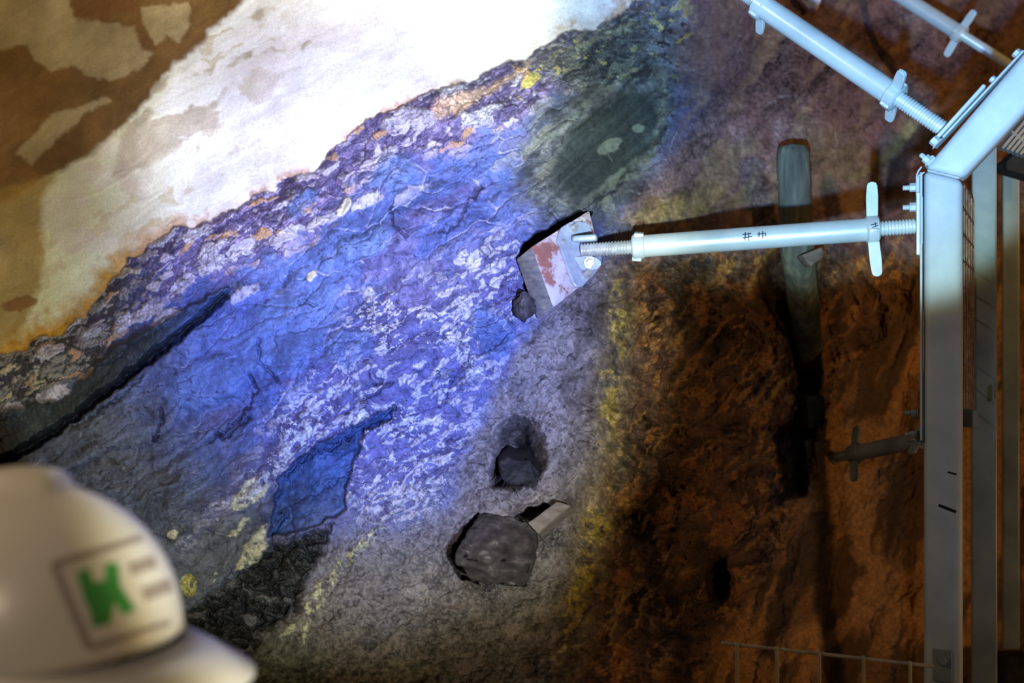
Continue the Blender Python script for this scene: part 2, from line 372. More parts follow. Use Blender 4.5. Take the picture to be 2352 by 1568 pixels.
    put((.025, .028, .028), bk, n_fine * 2); put((.10, .10, .10), bk * ss(.72, .76, hid) * ss(.1, .25, h2_ - h1_))
    put((.008, .008, .008), bk * ss(.1, .0, h2_ - h1_ + n_fine * .4)); rel = rel + bk * (ss(0, .5, h2_ - h1_) * .02 - .03 + n_fine * .02)
    # pale sulphur-cream smears
    smear = [[(520, 1168), (560, 1108), (592, 1093), (582, 1128), (622, 1108), (604, 1150), (545, 1172)],
             [(538, 1312), (560, 1258), (600, 1208), (614, 1200), (612, 1250), (590, 1292)],
             [(520, 1230), (560, 1185), (575, 1185), (545, 1232)],
             [(480, 1340), (500, 1300), (520, 1290), (500, 1325)],
             [(768, 1335), (775, 1290), (830, 1235), (872, 1200), (882, 1212), (845, 1262), (795, 1300)],
             [(690, 1478), (700, 1400), (720, 1350), (770, 1300), (760, 1360), (715, 1420), (702, 1480)],
             [(640, 1460), (660, 1435), (680, 1430), (670, 1450)],
             [(556, 1150), (640, 1040), (700, 960), (742, 975), (660, 1060), (600, 1130)]]
    for i, p in enumerate(smear):
        m = pm(p, 3); m = m * ss(-.12, .02, fbm(U / 12, V / 12, 3, 97) + (.12 if i in (0, 1) else -.02))
        put((.46, .46, .30) if i != 7 else (.5, .52, .56), m * .9, n_gr); rel = rel + m * .004
    rg = el(433, 1343, 21, 27, 20) * (1 - el(441, 1340, 5, 6, 0)); put((.42, .40, .12), rg, n_gr * 1.5)
    # ---------------- upper centre: dark green grey
    gz = pm([(1235, 130), (1400, 40), (1490, 0), (1640, -20), (1560, 200), (1540, 320), (1480, 460), (1380, 520), (1240, 520), (1190, 460), (1190, 330), (1290, 200)], 50, Uw, Vw)
    put((.10, .105, .10), gz, stS * 1.2 + n_mid * .6); put((.03, .035, .04), gz * ss(.05, .2, fbm(a40 / 60, b40 / 16, 4, 101)) * .8)
    put((.26, .26, .20), gz * ss(.06, .16, fbm(a40 / 50, b40 / 22, 5, 102)) * .6)
    ds = el(1400, 330, 165, 82, 44, Uw, Vw, .18); put((.045, .055, .048), ds, stS * 1.5); rel = rel * (1 - .6 * ds)
    put((.16, .17, .13), ss(14, 0, lined(Us, Vs, [(1330, 470), (1420, 400), (1500, 350), (1525, 240), (1518, 160)])) * .7, n_fine * 2)
    put((.18, .20, .15), ss(10, 0, lined(Us, Vs, [(1200, 350), (1290, 300), (1380, 200), (1420, 150)])) * .6)
    for (cx, cy, rx, ry, an) in ((1400, 335, 30, 13, 30), (1465, 293, 14, 9, 0), (1412, 410, 22, 8, 50)): put((.20, .22, .16), el(cx, cy, rx, ry, an) * .8)
    top = pm([(1480, 40), (1640, -60), (1700, 60), (1640, 150), (1560, 180), (1480, 120)], 40, Uw, Vw)
    put((.16, .17, .20), top * .8, n_fine * 2); put((.03, .03, .03), top * ss(.1, .16, fbm(U / 14, V / 14, 4, 103)))
    ysp = ss(.62, .64, pid) * 0
    yf = fbm(U / 20, V / 16, 4, 104)
    yz = np.maximum(top * .9, ss(80, 0, lined(U, V, [(1190, 200), (1330, 110), (1420, 130)])))
    put((.50, .44, .14), yz * ss(.15, .19, yf) * .9); put((.5, .42, .12), el(1218, 186, 26, 14, 30))
    put((.33, .31, .2), ss(45, 0, lined(U, V, [(1240, 150), (1340, 90), (1440, 60)])) * ss(.02, .1, fbm(a28 / 20, b28 / 9, 4, 105)) * .8)
    # ---------------- right: brown rock
    rt = ss(-40, 60, (Uw - np.interp(V, [-900, 100, 300, 450, 600, 800, 1100, 1568, 2500], [1560, 1580, 1560, 1450, 1425, 1420, 1390, 1310, 1200])))
    ang = np.arctan2(V - 860, U - 1640); rad = np.hypot(V - 860, (U - 1640) * 1.1)
    swirl = fbm(rad / 16 + n_mid * 3, ang * 5 + n_mid * 4, 5, 111)
    loww = ss(480, 620, V + n_mid * 60)
    put((.19, .11, .10), rt * (1 - loww), n_mid * 1.2 + fbm(a40 / 90, b40 / 22, 5, 112) * 1.6 + n_gr)
    put((.28, .18, .11), rt * (1 - loww) * ss(.02, .18, fbm(al(55, Uw, Vw)[0] / 160, al(55, Uw, Vw)[1] / 40, 5, 113)) * .8, n_fine)
    put((.10, .09, .14), rt * (1 - loww) * ss(1800, 1560, U) * ss(350, 150, V) * .6)
    put((.30, .25, .11), ss(22, 0, lined(Uw, Vw, [(1960, 400), (2020, 360), (2070, 320), (2110, 280)])) * .8 * rt, n_fine)
    put((.28, .22, .10), el(1925, 380, 60, 110, 35, Uw, Vw, .5) * .4, n_fine)
    put((.03, .022, .02), pm([(2030, 480), (2040, 380), (2110, 290), (2170, 260), (2150, 330), (2090, 370), (2080, 480)], 8) * .9)  # cast shadow of the jack's handle painted into the rock colour
    put((.155, .085, .05), rt * loww, swirl * 2.2 + n_mid * 1.4 + n_fine); put((.42, .17, .05), rt * loww * ss(.1, .16, fbm(U / 46, V / 60, 5, 116, .62)) * .8, n_fine)
    put((.50, .25, .08), rt * loww * ss(.07, .13, fbm(al(50, Uw, Vw)[0] / 50, al(50, Uw, Vw)[1] / 15, 5, 114)) * .8, n_gr)
    put((.045, .03, .022), rt * loww * ss(.04, .2, fbm(U / 90, V / 90, 5, 115)) * .8)
    for pts, wd, c in (([(1548, 850), (1560, 800), (1600, 770)], 9, (.26, .13, .06)), ([(1530, 870), (1555, 900), (1580, 990)], 12, (.2, .1, .05)), ([(1700, 880), (1800, 820)], 7, (.4, .24, .08)), ([(1655, 935), (1690, 890)], 6, (.4, .2, .07)),
                       ([(1760, 930), (1790, 880), (1820, 860)], 9, (.42, .27, .1)), ([(1500, 1040), (1520, 1000)], 7, (.5, .3, .1)), ([(1420, 1240), (1440, 1200), (1425, 1215)], 8, (.4, .25, .1)), ([(1520, 1300), (1545, 1270)], 6, (.5, .3, .1)),
                       ([(1400, 1480), (1420, 1400), (1450, 1350)], 8, (.4, .28, .08)), ([(1750, 1130), (1765, 1120)], 7, (.5, .3, .1)), ([(1530, 1330), (1545, 1250)], 7, (.35, .17, .07))):
        m = ss(wd, wd * .3, lined(Us, Vs, pts)); put(c, m * .85, n_fine * 1.5); rel = rel + m * .008
    rel = rel + rt * loww * (swirl * .02 + n_mid * .05 + n_fine * .014)
    # smooth ochre drapery, lower right
    oc = pm([(1640, 1470), (1700, 1395), (1790, 1275), (1832, 1185), (1870, 1110), (1900, 960), (1930, 870), (1990, 810), (2070, 690), (2140, 560), (3300, 500), (3300, 2600), (1500, 2600)], 14, Uw, Vw)
    drp = fbm(al(72, Uw, Vw)[0] / 220, al(72, Uw, Vw)[1] / 46, 4, 121)
    put((.56, .29, .10), oc, n_mid * .6 + n_gr * .7); put((.07, .038, .02), oc * ss(-.06, .12, drp) * .85); put((.09, .05, .025), oc * ss(.0, .14, fbm(al(80, Uw, Vw)[0] / 320, al(80, Uw, Vw)[1] / 90, 3, 122)) * .6 * ss(2120, 2050, U))
    put((.07, .035, .02), pm([(1740, 1500), (1790, 1400), (1830, 1375), (1800, 1440), (1780, 1520)], 12)); put((.07, .035, .02), pm([(2025, 1270), (2040, 1150), (2080, 1100), (2070, 1200), (2040, 1290)], 16))
    rel = rel + oc * (drp * .06 - n_fine * .016 - swirl * .020 - n_mid * .07)
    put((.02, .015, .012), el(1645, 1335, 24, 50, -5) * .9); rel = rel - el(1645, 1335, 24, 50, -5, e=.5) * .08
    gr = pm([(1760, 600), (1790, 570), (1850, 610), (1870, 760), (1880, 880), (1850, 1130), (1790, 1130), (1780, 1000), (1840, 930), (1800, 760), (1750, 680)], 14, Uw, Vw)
    put((.035, .025, .02), gr * .85); rel = rel - gr * .12  # shade of the groove put into the colour as well as cut deep
    # yellow edge of the lamp beam painted as streaks at the grey / brown border
    ys = lined(Uw, Vw, [(1440, 640), (1418, 780), (1405, 900), (1398, 1060), (1375, 1180), (1340, 1330), (1300, 1500)])
    yf2 = fbm(U / 32, V / 38, 5, 131)
    put((.24, .18, .075), ss(70, 10, ys) * .6, n_fine * 2); put((.50, .38, .07), ss(42, 4, ys) * ss(.03, .14, yf2 + n_fine * .4) * .7, n_gr * 1.4)
    put((.30, .20, .05), el(1530, 500, 130, 45, 20, Uw, Vw, .6) * .6, n_fine * 2)
    # ---------------- the white layer
    ochre = ss(-.02, .14, fbm(U / 90, V / 60, 4, 141))
    wc_l = ss(620, 150, U)
    base = np.array((.80, .81, .82), np.float32)[None, None] * (1 - wc_l[..., None]) + np.array((.60, .60, .35), np.float32)[None, None] * wc_l[..., None]
    base = base * (1 + .12 * st28 + .12 * n_mid)[..., None]
    col[:] = col * (1 - white[..., None]) + base * white[..., None]
    put((.50, .42, .24), white * ss(.09, .15, fbm(a28 / 60, b28 / 26, 5, 142)) * ss(760, 500, U) * .6)
    put((.60, .52, .50), white * ss(.04, .2, fbm(U / 80, V / 80, 4, 143)) * .35)
    rim = white * ss(34, 4, s + fbm(U / 16, V / 16, 3, 144) * 30)
    put((.45, .26, .14), rim * (.35 + .65 * ss(.0, .1, fbm(U / 50, V / 50, 3, 145))) * .8, n_gr)
    riml = white * ss(70, 0, s + fbm(U / 26, V / 26, 3, 146) * 60) * ss(430, 220, U)
    put((.42, .22, .02), riml, n_fine)
    put((.50, .33, .19), pm([(985, 255), (1000, 225), (1090, 205), (1150, 185), (1220, 140), (1200, 165), (1120, 215), (1050, 265), (1000, 275)], 9) * .75, n_fine * 2)
    tp = pm([(250, 420), (300, 260), (380, 180), (470, 140), (480, 100), (600, 20), (640, 20), (560, 90), (620, 60), (740, 80), (720, 120), (600, 130), (570, 160), (540, 180), (500, 230), (500, 300), (380, 360), (300, 400)], 7)
    tpn = ss(-.12, .02, fbm(a28 / 110, b28 / 42, 5, 147))
    put((.42, .36, .26), tp * .85 * tpn, n_mid)
    br = pm([(-900, -900), (760, -900), (600, -60), (545, 20), (480, 70), (470, 95), (400, 150), (330, 240), (270, 300), (200, 360), (120, 400), (60, 440), (-900, 900)], 10)
    put((.15, .08, .025), br, n_mid + drp * .6)
    yo = pm([(-900, 520), (60, 420), (130, 400), (100, 450), (95, 520), (105, 600), (85, 660), (60, 740), (0, 800), (-900, 1100)], 12)
    put((.30, .19, .045), yo * .85, n_mid * .6)  # ochre rock, with some yellow of the beam's edge painted in
    for p in ([(-900, -50), (150, -50), (170, 40), (240, 50), (310, 60), (322, 110), (352, 122), (320, 160), (250, 187), (200, 170), (160, 145), (120, 168), (80, 140), (60, 100), (20, 110), (-900, 300)],
              [(325, 20), (435, 5), (435, 60), (410, 95), (380, 78), (357, 105), (330, 60)],
              [(40, 350), (70, 378), (120, 330), (170, 290), (195, 262), (255, 232), (240, 222), (180, 248), (120, 258), (80, 310)]):
        put((.34, .26, .14), pm(p, 6) * .85, n_mid * .8)
    put((.72, .72, .66), pm([(358, 252), (375, 264), (420, 266), (450, 230), (500, 182), (505, 172), (400, 176), (388, 200), (368, 232)], 3) * .95)
    put((.14, .06, .02), pm([(160, 0), (330, -20), (320, 20), (240, 40), (180, 48)], 14) * .9)
    put((.20, .10, .03), el(45, 698, 42, 17, 18) * .9)
    # ---------------- openings
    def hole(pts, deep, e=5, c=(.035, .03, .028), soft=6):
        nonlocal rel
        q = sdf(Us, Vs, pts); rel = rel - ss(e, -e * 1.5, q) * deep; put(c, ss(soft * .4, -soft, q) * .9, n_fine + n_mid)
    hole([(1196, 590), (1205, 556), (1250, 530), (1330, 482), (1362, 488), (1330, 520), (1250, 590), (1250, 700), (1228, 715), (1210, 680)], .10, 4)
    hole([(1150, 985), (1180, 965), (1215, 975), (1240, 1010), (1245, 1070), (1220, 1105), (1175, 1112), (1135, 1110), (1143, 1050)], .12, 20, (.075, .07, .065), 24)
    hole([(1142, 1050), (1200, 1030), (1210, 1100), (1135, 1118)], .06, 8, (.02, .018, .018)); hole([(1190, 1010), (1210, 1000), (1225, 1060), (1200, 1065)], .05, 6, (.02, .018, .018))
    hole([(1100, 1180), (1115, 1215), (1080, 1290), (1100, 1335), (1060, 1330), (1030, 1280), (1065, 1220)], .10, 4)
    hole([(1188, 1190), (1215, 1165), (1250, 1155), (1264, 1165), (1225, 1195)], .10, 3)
    # rubble below the lower timber
    rb = el(1090, 1370, 70, 40, 40, e=.5) + el(1020, 1440, 70, 40, 40, e=.5) + el(1265, 1235, 40, 30, 0, e=.5)
    r1, r2, rid = worley((Us + n_fine * 20) / 8, (Vs + n_gr * 8) / 7, 151, 1.0)
    rbm = np.clip(rb, 0, 1) * ss(-.1, .1, n_mid + n_fine * .6); put((.045, .045, .045), rbm * .8, n_fine * 2 + n_gr); put((.22, .21, .20), rbm * ss(.72, .76, rid) * ss(.1, .3, r2 - r1) * .9)
    rel = rel + rbm * ss(0, .4, r2 - r1) * .004
    # general fine grain
    put((.02, .02, .03), below * (1 - rt) * ss(.19, .24, fbm(a28 / 9, b28 / 6, 3, 161, .7) + n_mid * .3) * .6)
    col *= (1 - .22 * below * (1 - .4 * leftd) * (1 - rt * .2))[..., None]
    col *= (1 + n_fine * .2 * below + n_gr * .32 * (below + .1 * white))[..., None]
    wetm = 1 - white
    return D - rel, np.clip(col, .003, .9), wetm

def axis(lo, hi, a, b, fine, coarse):
    return np.concatenate([np.arange(lo, a, coarse), np.arange(a, b, fine), np.arange(b, hi + coarse, coarse)])
STEP = 1.8
us = axis(-900, 3200, -24, 2376, STEP, 14); vs_ = axis(-900, 2500, -24, 1592, STEP, 14)
GU, GV = np.meshgrid(us.astype(np.float32), vs_.astype(np.float32))
GD, GC, GW = rock_field(GU, GV)
X = (GU - 1176) / F * GD; Y = GD; Z = CZ - (GV - 784) / F * GD
co = np.stack([X, Y, Z], -1).reshape(-1, 3).astype(np.float32)
nr, nc = GU.shape
me = bpy.data.meshes.new('wall_rock')
idx = np.arange(nr * nc, dtype=np.int32).reshape(nr, nc)
q = np.stack([idx[:-1, :-1], idx[1:, :-1], idx[1:, 1:], idx[:-1, 1:]], -1).reshape(-1, 4)
me.vertices.add(len(co)); me.vertices.foreach_set('co', co.ravel())
me.loops.add(q.size); me.loops.foreach_set('vertex_index', q.ravel())
me.polygons.add(len(q)); me.polygons.foreach_set('loop_start', np.arange(0, q.size, 4, dtype=np.int32))
me.polygons.foreach_set('use_smooth', np.ones(len(q), bool))
me.update(calc_edges=True)
ca = me.color_attributes.new('mineral', 'FLOAT_COLOR', 'POINT')
ca.data.foreach_set('color', np.concatenate([GC.reshape(-1, 3), GW.reshape(-1, 1)], 1).astype(np.float32).ravel())

rm, n, l, b = nt('layered_rock')
at = n.new('ShaderNodeAttribute'); at.attribute_name = 'mineral'
tc = n.new('ShaderNodeTexCoord')
nz = n.new('ShaderNodeTexNoise'); nz.inputs['Scale'].default_value = 190; nz.inputs['Detail'].default_value = 5; nz.inputs['Roughness'].default_value = .7
l.new(tc.outputs['Object'], nz.inputs['Vector'])
mr = n.new('ShaderNodeMapRange'); mr.inputs['From Min'].default_value = .3; mr.inputs['From Max'].default_value = .7; mr.inputs['To Min'].default_value = .8; mr.inputs['To Max'].default_value = 1.2
l.new(nz.outputs['Fac'], mr.inputs['Value'])
mx = n.new('ShaderNodeMix'); mx.data_type = 'RGBA'; mx.blend_type = 'MULTIPLY'; mx.inputs['Factor'].default_value = 1
l.new(at.outputs['Color'], mx.inputs['A']); l.new(mr.outputs['Result'], mx.inputs['B']); l.new(mx.outputs['Result'], b.inputs['Base Color'])
bp = n.new('ShaderNodeBump'); bp.inputs['Strength'].default_value = .5; bp.inputs['Distance'].default_value = .0016
bm_ = n.new('ShaderNodeMath'); bm_.operation = 'MULTIPLY'; l.new(nz.outputs['Fac'], bm_.inputs[0]); l.new(at.outputs['Alpha'], bm_.inputs[1])
l.new(bm_.outputs['Value'], bp.inputs['Height']); l.new(bp.outputs['Normal'], b.inputs['Normal'])
rr = n.new('ShaderNodeMapRange'); rr.inputs['To Min'].default_value = .42; rr.inputs['To Max'].default_value = .8
l.new(nz.outputs['Fac'], rr.inputs['Value']); l.new(rr.outputs['Result'], b.inputs['Roughness'])
b.inputs['Specular IOR Level'].default_value = .35
wall = link('wall_rock', me, rm)
tag(wall, 'rough slanting rock face, white layer above blue-lit slate and brown rock', kind='structure')

# ------------------------------------------------------------------ screw jacks
def thread_prof(x0, x1, r, pitch):
    pr = [(x0, r * .7)]; x = x0
    while x < x1 - pitch:
        pr += [(x, r * .86), (x + pitch * .22, r), (x + pitch * .55, r), (x + pitch * .78, r * .86)]; x += pitch
    pr.append((x1, r * .7)); return pr
def clamp_nut(name, x, R, parent, handle_len=.085, ang=0.0, mat=None, sides=12, w=.026, split=False):
    """cast collar with two flat wings, turned by ang round the jack's axis"""
    bm = bmesh.new()
    add_lathe(bm, [(x - w / 2, R * 1.02), (x - w / 2 + .003, R * 1.18), (x + w / 2 - .003, R * 1.18), (x + w / 2, R * 1.0)], sides)
    add_box(bm, (w * .8, R * 2.5, R * 1.1), Matrix.Translation((x, 0, 0)) @ Matrix.Rotation(ang + .5, 4, 'X'), .003)
    o = obj(name, bm, mat or M['tube'], parent, 35)
    for sgn in (1, -1):
        bm = bmesh.new(); L = handle_len
        hw = .0115
        pts = [(-hw * .9, 0), (-hw * .95, L * .6), (-hw * .8, L * .93), (-hw * .45, L), (hw * .45, L), (hw * .8, L * .93), (hw * .95, L * .6), (hw * .9, 0)]
        # wing outline lies in the plane of the axis (X) and radius (Z)
        t = bmesh.new(); f = t.faces.new([t.verts.new((px, -.0045, R * .9 + pz)) for px, pz in pts])
        r = bmesh.ops.extrude_face_region(t, geom=[f]); bmesh.ops.translate(t, vec=(0, .009, 0), verts=[g for g in r['geom'] if isinstance(g, bmesh.types.BMVert)])
        bmesh.ops.bevel(t, geom=t.edges[:], offset=.0018, segments=2, affect='EDGES')
        mt = Matrix.Translation((x, 0, 0)) @ Matrix.Rotation(ang + (0 if sgn > 0 else math.pi), 4, 'X') @ Matrix.Rotation(.05, 4, 'Y')
        bmesh.ops.transform(t, matrix=mt, verts=t.verts); merge(bm, t)
        obj('wing', bm, mat or M['tube'], o, 35)
    return o

def jack(label, A, B, u_tube, R, ang1, ang2, mat, wings1=.0, wings2=.085, up=(0, 0, 1), plates=True, group='screw jacks between the rock and the frame'):
    """A: rock end, B: frame end; u_tube: (start, end) of the tube as shares of the length"""
    A = Vector(A); B = Vector(B); L = (B - A).length
    rot = frame(B - A, up).to_quaternion()
    t = thing('screw_jack', A, label, 'screw jack', group, rot)
    x0, x1 = u_tube[0] * L, u_tube[1] * L
    bm = bmesh.new(); add_lathe(bm, [(x0, R * .9), (x0 + .001, R), (x1 - .001, R), (x1, R * .9)], 40); obj('tube', bm, mat, t)
    rr = R * .66
    bm = bmesh.new(); add_lathe(bm, thread_prof(.0, x0 + .02, rr, .0062), 24); obj('threaded_rod', bm, M['thread'] if mat is M['tube'] else mat, t, 60)
    bm = bmesh.new(); add_lathe(bm, thread_prof(x1 - .02, L, rr, .0062), 24); obj('threaded_rod', bm, mat, t, 60)
    bmk = clamp_nut('wing_nut', x1 + .006, R, t, wings2, ang2, mat)
    if wings1: clamp_nut('wing_nut', x0 - .004, R, t, wings1, ang1, mat)
    else:
        bm = bmesh.new(); add_lathe(bm, [(x0 - .014, R * .95), (x0 - .011, R * 1.12), (x0 + .009, R * 1.14), (x0 + .012, R * 1.0)], 12)
        add_box(bm, (.02, R * 1.0, R * 2.55), Matrix.Translation((x0 - .002, 0, 0)) @ Matrix.Rotation(.3, 4, 'X') @ Matrix.Rotation(.15, 4, 'Y'), .003)
        obj('collar', bm, mat, t, 35)
    return t, L

# frame plane: post 1 and its slanted head stand about 1.85 m off
PD = 1.86
NN = Vector((P(2167, 784, PD).x, PD, 0)).normalized()          # the front frame faces the walkway
def PP(u, v, off=0.0):
    c0 = P(2167, 784, PD) + NN * off; d_ = P(u, v, 1.0) - Vector((0, 0, CZ))
    return Vector((0, 0, CZ)) + d_ * (NN.dot(c0 - Vector((0, 0, CZ))) / NN.dot(d_))
Fc = [P(1221, 566, 1.985), P(1354, 482, 2.11), P(1386, 616, 2.085), P(1271, 707, 1.955)]
ex = Fc[1] - Fc[0]; ey = Fc[3] - Fc[0]
Nf = ex.cross(ey).normalized()
if Nf.y > 0: Nf = -Nf
def fp(s_, t_, h=0.0): return Fc[0] + ex * s_ + ey * t_ + Nf * h
MID_A = fp(.60, .50, .012); MID_B = PP(2107, 519, .035)
midj, ML = jack('pale screw jack running nearly level from the red wooden block to the front post', MID_A, MID_B, ((1455 - 1322) / 786 + .012, (1996 - 1322) / 786 + .006), .0227, 0, 0.0, M['tube'], wings2=.071)
TOP_A = P(1640, -62, 2.16); TOP_B = PP(2172, 300, .035)
topj, TL = jack('pale blue-lit screw jack slanting down to the front frame, nearer of the upper two', TOP_A, TOP_B, (.235, .79), .0232, .9, .95, M['tube'], wings1=.055, wings2=.052)
BK_A = P(1880, -130, 3.0); BK_B = P(2342, 164, 2.62)
bkj, BL = jack('pale screw jack at the upper right corner, farther behind the slanting beam', BK_A, BK_B, (.1, .72), .0205, 0, .25, M['tube'], wings1=.05, wings2=.05)
LO_A = P(1886, 1058, 2.56); LO_B = P(2112, 1010, 2.30)
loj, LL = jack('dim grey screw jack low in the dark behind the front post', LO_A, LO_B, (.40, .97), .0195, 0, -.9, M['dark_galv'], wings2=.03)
for c in list(loj.children):
    if c.name.startswith('wing_nut'): bpy.data.objects.remove(c.children[0]) if False else None
# the long locking wing of the dark jack sits at its rock end
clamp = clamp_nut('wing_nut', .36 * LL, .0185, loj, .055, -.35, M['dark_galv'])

# handwriting on the middle jack's tube and nut (strokes wrapped on the tube, read sideways)
def strokes_on_tube(name, parent, R, x, segs, phi0, w=.0010, sc=1.0):
    """segs in (along, around) metres; drawn as thin raised ink on the cylinder"""
    bm = bmesh.new()
    for (x0, a0, x1_, a1) in segs:
        n_ = 6; prev = None; L = math.hypot(x1_ - x0, a1 - a0); dx, da = (x1_ - x0) / L, (a1 - a0) / L
        for k in range(n_ + 1):
            f = k / n_; cx = x + sc * (x0 + (x1_ - x0) * f); ca_ = sc * (a0 + (a1 - a0) * f)
            pr = []
            for sg in (-1, 1):
                px = cx - da * w * sg; pa = (ca_ + dx * w * sg) / R + phi0
                pr.append(bm.verts.new((px, -R * 1.004 * math.cos(pa), R * 1.004 * math.sin(pa))))
            if prev: bm.faces.new((prev[0], prev[1], pr[1], pr[0]))
            prev = pr
    return obj(name, bm, M['ink'], parent, 0)
tx = (1733 - 1322) / 786 * ML
strokes_on_tube('handwriting', midj, .0227, tx - .004, [(-.010, -.008, -.008, .009), (-.003, -.009, -.002, .008), (-.014, -.003, .004, -.001), (-.014, .004, .003, .005)], .10)
strokes_on_tube('handwriting', midj, .0227, tx + .019, [(-.006, -.004, -.005, .007), (.001, -.007, .002, .008), (-.009, .002, .008, .003), (.006, -.003, .007, .002)], .12)
nx = (1996 - 1322) / 786 * ML + .012
strokes_on_tube('handwriting', midj, .0227 * 1.19, nx, [(-.008, .006, .004, .008), (-.006, .001, .006, .004), (.001, .003, .0, .011), (-.006, -.013, .007, -.011), (-.005, -.008, -.002, -.014), (.001, -.006, .004, -.013)], .0, .0009)

# base plate, lugs and bolts of the middle jack on its block
back = -Nf * .06
bm = bmesh.new(); add_hull(bm, [p for p in Fc] + [p + back for p in Fc], .003)
blk = obj('wooden_block', bm, M['painted_wood'], None, 30)
blk.data.materials.append(M['wood_side'])
tag(blk, 'red-painted worn wooden block wedged in the rock under the middle screw jack', 'wooden block')
for p in blk.data.polygons:
    if p.normal.dot(Nf) < .8: p.material_index = 1
# local frame of the jack for child parts given in world space
def to_local(o, bm):
    bpy.context.view_layer.update()
    bmesh.ops.transform(bm, matrix=(Matrix.Translation(o.location) @ o.rotation_quaternion.to_matrix().to_4x4()).inverted() if o.rotation_mode == 'QUATERNION' else Matrix.Translation(o.location).inverted(), verts=bm.verts)
cs = [(.40, .06), (.46, .0), (.62, .0), (.84, .14), (.88, .22), (.88, .80), (.82, .90), (.46, .99), (.38, .94), (.35, .86), (.35, .14)]
bm = bmesh.new(); f = bm.faces.new([bm.verts.new(fp(a, c_, .001)) for a, c_ in cs]); r = bmesh.ops.extrude_face_region(bm, geom=[f])
bmesh.ops.translate(bm, vec=Nf * .007, verts=[g for g in r['geom'] if isinstance(g, bmesh.types.BMVert)]); bmesh.ops.bevel(bm, geom=bm.edges[:], offset=.0012, segments=1, affect='EDGES')
to_local(midj, bm); bpl = obj('base_plate', bm, M['plate'], midj)
ax = (MID_B - MID_A).normalized(); side = (ey - ex * .35).normalized()
bm = bmesh.new(); add_box(bm, (.050, .034, .013), T(.010, -.004, .0235), .005, 3); obj('bracket_lug', bm, M['plate'], midj)
bm = bmesh.new(); t_ = bmesh.new(); f = t_.faces.new([t_.verts.new((x, -.014, z)) for x, z in ((-.018, -.013), (.020, -.013), (.034, -.019), (.042, -.030), (.034, -.040), (.014, -.043), (-.014, -.036))])
r = bmesh.ops.extrude_face_region(t_, geom=[f]); bmesh.ops.translate(t_, vec=(0, .010, 0), verts=[g for g in r['geom'] if isinstance(g, bmesh.types.BMVert)])
bmesh.ops.bevel(t_, geom=t_.edges[:], offset=.002, segments=2, affect='EDGES'); merge(bm, t_); obj('bracket_lug', bm, M['plate'], midj)
def bolt_at(p, d, r, parent, ln=.012, mat='bolt', washer=True, shank=0):
    """hex bolt head with washer, axis d; a threaded shank stands out beyond it when shank > 0"""
    bm = bmesh.new(); mt = Matrix.Translation(p) @ frame(d, (0.1, 0.2, 1)).to_4x4()
    if washer: add_lathe(bm, [(0, r * 1.35), (.0018, r * 1.35)], 20, mt)
    hexprof(bm, .0018, ln, r, mt)
    if shank: add_lathe(bm, thread_prof(ln, ln + shank, r * .6, .003), 14, mt)
    if parent.rotation_mode == 'QUATERNION': to_local(parent, bm)
    else: to_local(parent, bm)
    return obj('bolt', bm, M[mat], parent, 30)
bolt_at(MID_A + ax * .016 + Vector((0, -.0145, -.0265)), Vector((.1, -1, -.1)).normalized(), .0085, midj)
bolt_at(fp(.56, .86, .008), Nf, .008, midj)
bolt_at(fp(.62, .12, .008), Nf, .007, midj)
bolt_at(fp(.42, .22, .008), Nf, .004, midj, .005)

# ------------------------------------------------------------------ front frame: post with slanting head
tf = thing('support_stand', P(2167, 784, PD), 'pale steel box-section frame in front, upright post with a slanting welded head', 'steel frame')
def beam_outline(pts, off, depth_, bev=.009):
    """solid with a drawn outline (pixels at distance d) and real thickness behind it"""
    bm = bmesh.new(); vsx = [bm.verts.new(PP(u, v, off)) for u, v in pts]; f = bm.faces.new(vsx)
    r = bmesh.ops.extrude_face_region(bm, geom=[f]); bmesh.ops.translate(bm, vec=NN * depth_, verts=[g for g in r['geom'] if isinstance(g, bmesh.types.BMVert)])
    bmesh.ops.recalc_face_normals(bm, faces=bm.faces)
    long_ = [e for e in bm.edges if e.calc_length() > .02]
    bmesh.ops.bevel(bm, geom=long_, offset=bev, segments=4, affect='EDGES', profile=.5)
    return bm
bm = beam_outline([(2122, 389), (2122, 2600), (2212, 2600), (2212, 411)], 0, .075, .013); to_local(tf, bm); obj('post', bm, M['paint'], tf)
bm = beam_outline([(2122, 388), (2212, 410), (2760, -178), (2640, -215)], 0, .075, .013); to_local(tf, bm); obj('slanting_beam', bm, M['paint'], tf)
# weld bead at the mitre
bm = bmesh.new()
for k in range(26):
    f_ = k / 25; bmesh.ops.create_icosphere(bm, subdivisions=1, radius=.0028, matrix=Matrix.Translation(PP(2133 + 68 * f_, 391.5 + 16.5 * f_, .001)))
to_local(tf, bm); obj('weld_bead', bm, M['paint'], tf)
def plane_frame(x):
    x = x.normalized(); z = x.cross(NN).normalized(); return Matrix((x, NN, z)).transposed()
# scratches on the post
for (pts, w_) in (([(2157, 1160), (2172, 1166), (2195, 1175)], .0035), ([(2178, 1084), (2196, 1089)], .0022)):
    bm = bmesh.new()
    for (a, c_) in zip(pts, pts[1:]):
        p0, p1 = PP(*a, -.0004), PP(*c_, -.0004); add_box(bm, ((p1 - p0).length + .002, .0008, w_ * 1.6), Matrix.Translation((p0 + p1) / 2) @ plane_frame(p1 - p0).to_4x4(), .0003, 1)
    to_local(tf, bm); tag(obj('dirt_smear', bm, M['black'], tf), 'dark brown smear on the post')
